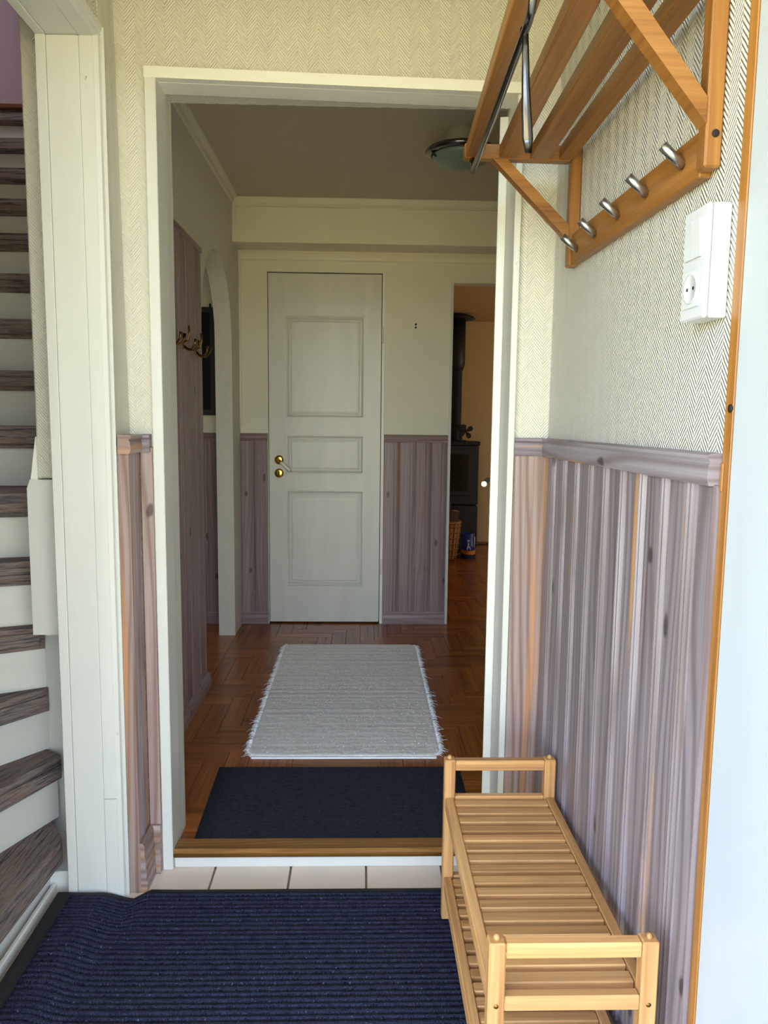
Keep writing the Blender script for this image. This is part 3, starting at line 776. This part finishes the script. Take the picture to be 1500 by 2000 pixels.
# ================================================================== SWITCH AND SOCKET
sw = right_frame('wall_switch', label='white surface-mounted light switch with power socket below', cat='light switch')
def switch():
    s0, s1, z0, z1 = .843, .916, 1.350, 1.507
    box('back_box', -s1, -s0, .001, .027, z0, z1, 'plastic', sw, bevel=.002)
    box('cover_frame', -s1-.0003, -s0+.0003, .0275, .0365, z0-.0005, z1+.0005, 'plastic', sw, bevel=.003)
    zc = 1.462
    box('switch_rocker', -.8795, -.8545, .0368, .0395, zc-.026, zc+.026, 'plastic_in', sw, bevel=.001)
    prism('switch_rocker', [(.0368, zc-.026), (.0395, zc-.026), (.0440, zc+.026), (.0368, zc+.026)], 'x', -.9055, -.8805, 'plastic', sw)
    zs = 1.394
    bx = box('socket_plate', -.9055, -.8535, .0368, .0388, zs-.027, zs+.027, 'plastic_in', sw, bevel=.0008)
    sub(lathe('socket_well', [(.0215, 0), (.0215, .0015), (.0195, .0015), (.0185, -.001+.0012), (.0001, .0003)], 'plastic', sw, 28, (-.8795, .0388, zs), (R(-90), 0, 0)), bx)
    for dz in (-.0095, .0095):
        sub(lathe('contact_hole', [(.0001, 0), (.0026, 0), (.0026, .0004), (.0001, .0004)], 'dark', sw, 10, (-.8795+dz, .0392, zs), (R(-90), 0, 0)), bx)
switch()

# ================================================================== SHOE BENCH
bn = empty('shoe_bench', (.343, 1.455, FE), label='slatted teak shoe bench with lower shelf beside the panelled wall', cat='bench')
def bench():
    ox, oy, oz = .343, 1.455, FE
    X0, X1, Y0, Y1 = .206, .478, 1.113, 1.797
    pw = .027
    def b(name, x0, x1, y0, y1, z0, z1, grain=None, bv=.002, mat='teak'):
        return box(name, x0-ox, x1-ox, y0-oy, y1-oy, z0-oz, z1-oz, mat, bn, bevel=bv, grain=grain)
    zf = FE+.010
    for px in (X0, X1-pw):
        for py in (Y0, Y1-pw):
            p = b('post', px, px+pw, py, py+pw, zf, .384, 2, .0025)
            sub(lathe('dowel_cap', [(.0001, .009), (.003, .0083), (.0052, .0055), (.0058, .002), (.005, 0), (.005, -.002)], 'teak', bn, 12, (px+pw/2-ox, py+pw/2-oy, .384-oz)), p)
            if py == Y0:
                for zz in (.277, .071):
                    sub(lathe('screw_head', [(.0001, .0012), (.003, .001), (.0042, 0), (.0042, -.001)], 'brass_old', bn, 12, (px+pw/2-ox, Y0-oy, zz-oz), (R(90), 0, 0)), p)
    for py in (Y0, Y1-pw):
        b('top_rail', X0+pw, X1-pw, py+.003, py+pw-.003, .356, .382, 0)
    for zt in (.288, .082):
        for px in (X0+.003, X1-.023):
            b('side_rail', px, px+.020, Y0+pw, Y1-pw, zt-.030, zt+.002, 1)
        for py in (Y0+.002, Y1-pw+.002):
            b('end_rail', X0+pw, X1-pw, py, py+.018, zt-.022, zt+.004, 0)
        n = 16; a, c = Y0+pw+.004, Y1-pw-.004
        pitch = (c-a)/n; oo = 0 if zt > .2 else .004
        for i in range(n):
            yc = a+pitch*(i+.5)
            b('slat', X0+.0235, X1-.0235, yc-.0130+oo, yc+.0130+oo, zt-.017, zt+.001, 0, .002)
bench()

# ================================================================== MATS AND RUG
def grid_mesh(name, xs, ys, zf, grain=0, thick=.004, smooth=True, xyf=None):
    bm = bmesh.new(); uvl = bm.loops.layers.uv.verify()
    V = []
    for y in ys:
        row = []
        for x in xs:
            X, Y = xyf(x, y) if xyf else (x, y)
            row.append(bm.verts.new((X, Y, zf(x, y))))
        V.append(row)
    for j in range(len(ys)-1):
        for i in range(len(xs)-1):
            f = bm.faces.new((V[j][i], V[j][i+1], V[j+1][i+1], V[j+1][i])); f.smooth = smooth
            for l, (a, b) in zip(f.loops, ((i, j), (i+1, j), (i+1, j+1), (i, j+1))): l[uvl].uv = (xs[a], ys[b])
    # skirt down to the floor
    edge = [V[0][i] for i in range(len(xs))]+[V[j][-1] for j in range(1, len(ys))]+[V[-1][i] for i in range(len(xs)-2, -1, -1)]+[V[j][0] for j in range(len(ys)-2, 0, -1)]
    low = [bm.verts.new((v.co.x, v.co.y, v.co.z-thick)) for v in edge]
    n = len(edge)
    for i in range(n): bm.faces.new((edge[i], low[i], low[(i+1) % n], edge[(i+1) % n]))
    bm.normal_update()
    me = bpy.data.meshes.new(name); bm.to_mesh(me); bm.free()
    return me
def ss(a, b, x):
    t = max(0, min(1, (x-a)/(b-a))); return t*t*(3-2*t)
em = empty('entrance_mat', (0, 0, FE), label='large navy ribbed entrance mat with black rubber edge on the tiles', cat='doormat')
def entrance_mat():
    X0, X1, Y0, Y1 = -.774, .452, 1.03, 1.912
    bw = .022
    def lift(x, y):
        r = .022*(1-ss(-.665, -.575, x+ .10*(1.9-y)*.6))
        r *= ss(1.2, 1.45, y)
        r += .004*math.sin((x+.77)*9)*ss(-.4, -.75, x)
        return max(0, r)
    def xy(x, y):
        # at the jamb the mat is pushed back and bunches up
        k = 1-ss(-.585, -.545, x)
        lim = 1.868+.004*math.sin(x*30)
        if y > 1.70: y = y-(1912e-3-lim)*k*ss(1.70, 1.912, y)
        return x, y
    bl = .040
    xs = [X0+bl+(X1-bw-X0-bl)*i/70 for i in range(71)]
    ys = []; prof = []
    y = Y1-bw*.80; k = 0
    while y > Y0+bw:
        wd = .0155 if k % 2 == 0 else .0105
        gap = .0038
        for f, h in ((0, .0), (.12, 1), (.5, 1.12), (.88, 1)):
            ys.append(y-f*wd); prof.append(h)
        y -= wd; ys.append(y); prof.append(0)
        y -= gap; k += 1
    H = dict((round(a, 6), b) for a, b in zip(ys, prof))
    ys = ys[::-1]
    me = grid_mesh('ribbed_pile', xs, ys, lambda x, yy: .0035+.0042*H[round(yy, 6)]+lift(x, yy), xyf=xy, thick=.003)
    link('ribbed_pile', me, 'mat', em)
    ex = [X0+(X1-X0)*i/70 for i in range(71)]
    yb = [Y0+(Y1-Y0)*i/60 for i in range(61)]
    me = grid_mesh('rubber_base', ex, yb, lambda x, yy: .0030+lift(x, yy)-.0003, xyf=xy, thick=.0025)
    link('rubber_base', me, 'rubber', em)
entrance_mat()
m2 = empty('door_mat', (0, 0, 0), label='charcoal doormat just inside the hall, behind the threshold', cat='doormat')
def door_mat():
    X0, X1, Y0, Y1 = -.472, .345, 2.092, 2.546
    xs = [X0+(X1-X0)*i/10 for i in range(11)]
    ys = []; n = 56
    for i in range(n):
        a = Y0+(Y1-Y0)*i/n; d = (Y1-Y0)/n
        ys += [a, a+.3*d, a+.7*d]
    ys.append(Y1)
    def skew(x, y): return x-(.012*(y-Y0)/(Y1-Y0) if x < 0 else 0), y
    me = grid_mesh('ribbed_pile', xs, ys, lambda x, yy: .0045+(.0014 if int(round((yy-Y0)/((Y1-Y0)/n)*10)) % 10 in (3, 7) else 0), xyf=skew, thick=.0045)
    link('ribbed_pile', me, 'mat2', m2)
door_mat()
rg = empty('rag_rug', (-.055, 3.31, 0), label='white woven cotton rug with frayed sides on the hall parquet', cat='rug')
def rug():
    W2, L2 = .352, .688
    nx, ny = 60, 150
    xs = [-W2+2*W2*i/nx for i in range(nx+1)]; ys = [-L2+2*L2*i/ny for i in range(ny+1)]
    rowz = [random.uniform(-.0012, .0016) for _ in ys]
    edge = [(random.uniform(-.004, .004), random.uniform(-.004, .004)) for _ in ys]
    def xy(x, y):
        j = min(ny, max(0, int(round((y+L2)/(2*L2)*ny))))
        k = abs(x)/W2
        c = 1-.06*ss(.93, 1, abs(y)/L2)
        return x*c+(edge[j][0] if x < 0 else edge[j][1])*ss(.9, 1, k), y
    def z(x, y):
        j = min(ny, max(0, int(round((y+L2)/(2*L2)*ny))))
        return .0105+rowz[j]+random.uniform(-.0014, .0014)-.004*ss(.95, 1, abs(x)/W2)-.004*ss(.98, 1, abs(y)/L2)
    link('woven_field', grid_mesh('woven_field', xs, ys, z, xyf=xy, thick=.006), 'rug', rg)
    box('hem_binding', -W2*.94, W2*.94, -L2-.010, -L2+.002, .001, .008, 'rugedge', rg, bevel=.003)
    box('hem_binding', -W2*.92, W2*.92, L2-.002, L2+.008, .001, .008, 'rugedge', rg, bevel=.003)
    # frayed ends of the weft: uncountable strands
    bm = bmesh.new(); uvl = bm.loops.layers.uv.verify()
    for s in (-1, 1):
        for i in range(620):
            y = random.uniform(-L2*.985, L2*.985)
            x0 = s*(W2*(1-.06*ss(.93, 1, abs(y)/L2))-.008); ln = random.uniform(.010, .026)*(1.7 if random.random() < .06 else 1)
            dy = random.uniform(-.6, .6)*ln; w_ = random.uniform(.0008, .0018)
            z0 = random.uniform(.004, .011)
            mid = Vector((x0+s*ln*.55, y+dy*.4, z0+random.uniform(0, .006))); end = Vector((x0+s*ln, y+dy, max(.0015, z0-.004+random.uniform(-.003, .004))))
            P0 = Vector((x0, y, z0)); o = Vector((0, w_, 0)); up = Vector((0, 0, w_))
            rings = [[bm.verts.new(p+v*f) for v in (o, up, -o)] for p, f in ((P0, 1), (mid, .9), (end, .25))]
            for a, b in zip(rings, rings[1:]):
                for j in range(3): bm.faces.new((a[j], a[(j+1) % 3], b[(j+1) % 3], b[j]))
    me = bpy.data.meshes.new('fringe'); bm.to_mesh(me); bm.free()
    link('fringe', me, 'rugedge', rg, kind='stuff')
    # loose loops standing up out of the weave
    bm = bmesh.new()
    for i in range(3000):
        x = random.uniform(-W2*.97, W2*.97); y = random.uniform(-L2*.98, L2*.98); ln = random.uniform(.006, .016)
        a = random.gauss(0, .35)+(math.pi if random.random() < .5 else 0); w_ = random.uniform(.0012, .0024)
        d = Vector((math.cos(a), math.sin(a), 0)); o = Vector((-d.y, d.x, 0))*w_
        P0 = Vector((x, y, .0085)); p1 = P0+d*ln*.5+Vector((0, 0, random.uniform(.002, .0045))); p2 = P0+d*ln
        r = [[bm.verts.new(p+o), bm.verts.new(p-o)] for p in (P0, p1, p2)]
        for u, v in zip(r, r[1:]): bm.faces.new((u[0], u[1], v[1], v[0]))
    me = bpy.data.meshes.new('pile_loops'); bm.to_mesh(me); bm.free()
    link('pile_loops', me, 'rugedge', rg, kind='stuff')
rug()

# ================================================================== CEILING LAMP
lp = empty('ceiling_lamp', (.395, 3.27, HC), label='round ceiling lamp with dark metal ring and frosted glass bowl', cat='ceiling lamp')
def lamp():
    cn = lathe('canopy', [(.066, 0), (.066, -.072), (.070, -.078), (.0001, -.078)], 'lampcap', lp, 40)
    rn = lathe('ring', [(.120, -.074), (.140, -.074), (.1465, -.081), (.143, -.090), (.126, -.097), (.120, -.095), (.120, -.076)], 'steel_dark', lp, 48)
    prof = [(.1195, -.0960)]
    for i in range(1, 11):
        a = i/10*math.pi/2
        prof.append((.1195*math.cos(a), -.096-.044*math.sin(a)))
    prof[-1] = (.0001, -.140)
    lathe('glass_bowl', prof, 'lampglass', lp, 48)
    for a in (200, 320, 80):
        c, s = math.cos(R(a)), math.sin(R(a))
        sub(tube('clip', [(.135*c, .135*s, -.090), (.124*c, .124*s, -.104), (.112*c, .112*s, -.111)], .0035, 'black', lp, 8), rn)
    for a in (215, 335):
        c, s = math.cos(R(a)), math.sin(R(a))
        sub(tube('thumb_screw', [(.066*c, .066*s, -.066), (.082*c, .082*s, -.066)], .004, 'black', lp, 8), cn)
lamp()

# ================================================================== SIDE ROOM (through the arch)
pc = empty('wall_screen', (-1.16, YB, 1.22), label='black framed panel on the wall beyond the arched opening', cat='picture')
pf = box('frame', -.34, .328, -.030, -.002, 0, .60, 'black', pc, bevel=.003)
sub(box('screen', -.31, .300, -.033, -.031, .03, .57, 'canvas', pc, bevel=.001), pf)
tube('hanging_eye', [(.30, -.012, .600), (.30, -.012, .622)], .006, 'black', pc, 8)

# ================================================================== LIVING ROOM THINGS
SX, SY = .853, 6.92
sv = empty('wood_stove', (SX, SY, 0), label='dark wood stove with glass door and tall black flue pipe', cat='stove')
def stove():
    box('plinth', -.185, .185, .04, .40, .0, .05, 'black', sv)
    box('lower_body', -.205, .205, .02, .42, .05, .435, 'stove', sv, bevel=.006)
    box('firebox', -.205, .205, .02, .42, .445, .985, 'stove', sv, bevel=.006)
    box('top_plate', -.215, .215, .005, .43, .985, 1.02, 'black', sv, bevel=.005)
    dr = box('fire_door', -.160, .148, .004, .019, .530, .950, 'stove', sv, bevel=.004)
    sub(box('door_glass', -.118, .108, -.002, .0035, .575, .905, 'dark_glass', sv, bevel=.002), dr)
    box('ash_handle', -.10, .02, -.02, .019, .420, .442, 'black', sv, bevel=.003)
    lathe('flue_pipe', [(.058, 1.02), (.062, 1.03), (.062, 1.66), (.068, 1.665), (.082, 1.71), (.085, 1.72), (.085, 2.125), (.0, 2.125)], 'black', sv, 28, (0, .22, 0))
    lathe('ceiling_flange', [(.085, 2.118), (.165, 2.122), (.17, 2.130), (.16, 2.140), (.09, 2.1665), (.085, 2.1665)], 'black', sv, 32, (0, .22, 0))
stove()
fn = empty('stove_fan', (SX+.045, SY+.085, 1.0205), label='small black heat fan standing on the wood stove', cat='fan')
def fan():
    box('base', -.045, .045, -.03, .03, 0, .012, 'black', fn)
    box('column', -.012, .012, -.010, .010, .012, .105, 'black', fn)
    for i in range(5): box('fin', -.045, .045, -.018+.009*i-.001, -.018+.009*i+.001, .09, .15, 'black', fn, bevel=0)
    hb = lathe('hub', [(.0001, 0), (.013, 0), (.013, .012), (.0001, .014)], 'black', fn, 16, (.04, -.03, .09), (R(90), 0, 0))
    for k in range(4):
        a = R(35+90*k); c, s = math.cos(a), math.sin(a)
        pts = []
        for rr, tw in ((.010, -.010), (.045, -.026), (.068, -.018), (.070, .012), (.045, .022), (.010, .008)):
            pts.append((.04+rr*c-tw*s, .09+rr*s+tw*c))
        sub(prism('blade', pts, 'y', -.041, -.038, 'black', fn), hb)
fan()
bk = empty('log_basket', (.735, 6.60, 0), label='round wicker log basket in front of the wood stove', cat='basket')
def basket():
    lathe('woven_side', [(.085, .006), (.088, .0), (.092, .02), (.125, .33), (.120, .33), (.086, .025), (.0001, .022)], 'wicker', bk, 36)
    lathe('rim', [(.118, .328), (.126, .322), (.134, .330), (.130, .343), (.120, .341)], 'wicker', bk, 36)
    for k in range(18):
        a = 2*math.pi*k/18
        tube('stake', [(.093*math.cos(a), .093*math.sin(a), .01), (.128*math.cos(a), .128*math.sin(a), .33)], .005, 'wicker', bk, 6)
    for j in range(6):
        z = .05+.05*j; rr = .0945+.0355*z/.33+.0015
        tube('weave_band', [(rr*math.cos(2*math.pi*i/36), rr*math.sin(2*math.pi*i/36), z) for i in range(37)], .005, 'wicker', bk, 6)
    lathe('cloth_liner', [(.1165, .32), (.0001, .30)], 'liner', bk, 24)
basket()
def log(x, y, z, rx, ry, ln, label, rz=0):
    l = empty('firewood', (x, y, z), rz, label=label, cat='firewood', group='firewood in the log basket')
    l.rotation_euler = (rx, ry, rz)
    prism('split_face', [(-.035, -.02), (.035, -.022), (.018, .03), (-.02, .028)], 'z', 0, ln, 'log', l)
    box('bark', -.034, .034, -.029, -.0225, .001, ln-.001, 'liner', l, bevel=.002)
log(.795, 6.585, .325, R(4), R(8), .11, 'pale split log leaning at the right of the basket')
log(.735, 6.655, .325, R(-4), R(2), .17, 'tallest split log standing up in the basket', .2)
log(.690, 6.555, .325, R(4), R(-6), .15, 'split log at the left of the basket', .1)
bt = empty('rubber_boot', (.948, 6.71, 0), label='small blue boot with orange band and dark sole by the basket', cat='boot')
def boot():
    def oval(rx, ry, n=24, cy=0): return [(rx*math.cos(2*math.pi*i/n), cy+ry*math.sin(2*math.pi*i/n)) for i in range(n)]
    prism('sole', oval(.064, .105), 'z', 0, .040, 'navy', bt)
    prism('toe_band', oval(.061, .100), 'z', .0405, .075, 'orange', bt)
    bm = bmesh.new(); rings = []
    for rx, ry, cy, z in ((.058, .096, 0, .0755), (.060, .080, .012, .12), (.060, .066, .022, .17), (.059, .060, .026, .215), (.055, .056, .026, .218)):
        rings.append([bm.verts.new((x, y, z)) for x, y in oval(rx, ry, 24, cy)])
    for a, b in zip(rings, rings[1:]):
        for j in range(24): bm.faces.new((a[j], a[(j+1) % 24], b[(j+1) % 24], b[j]))
    bm.faces.new(rings[0][::-1])
    lo = [bm.verts.new(v.co-Vector((0, 0, .05))) for v in rings[-1]]
    for j in range(24): bm.faces.new((rings[-1][j], rings[-1][(j+1) % 24], lo[(j+1) % 24], lo[j]))
    bm.faces.new(lo)
    link('shaft', finish(bm, 'shaft', 2, True), 'blue', bt)
    # plain white printed shapes on the shaft
    tube('white_print', [(-.022, -.087, .082), (-.012, -.077, .112), (-.008, -.066, .140)], .0055, 'bootwhite', bt, 6)
    tube('white_print', [(.010, -.090, .082), (-.004, -.077, .112)], .005, 'bootwhite', bt, 6)
    tube('white_print', [(-.008, -.062, .150), (-.008, -.058, .162)], .010, 'bootwhite', bt, 8)
    tube('white_print', [(.046, -.050, .10), (.050, -.036, .15), (.050, -.028, .19)], [.004, .005, .006], 'bootwhite', bt, 6)
boot()
tag(tube('floor_cable', [(1.05, 7.45, .006), (1.12, 7.40, .006), (1.25, 7.44, .006), (1.40, 7.53, .006), (1.7, 7.56, .006)], .006, 'black', None, 8), 'thin black cable on the floor to the right of the stove', 'cable')
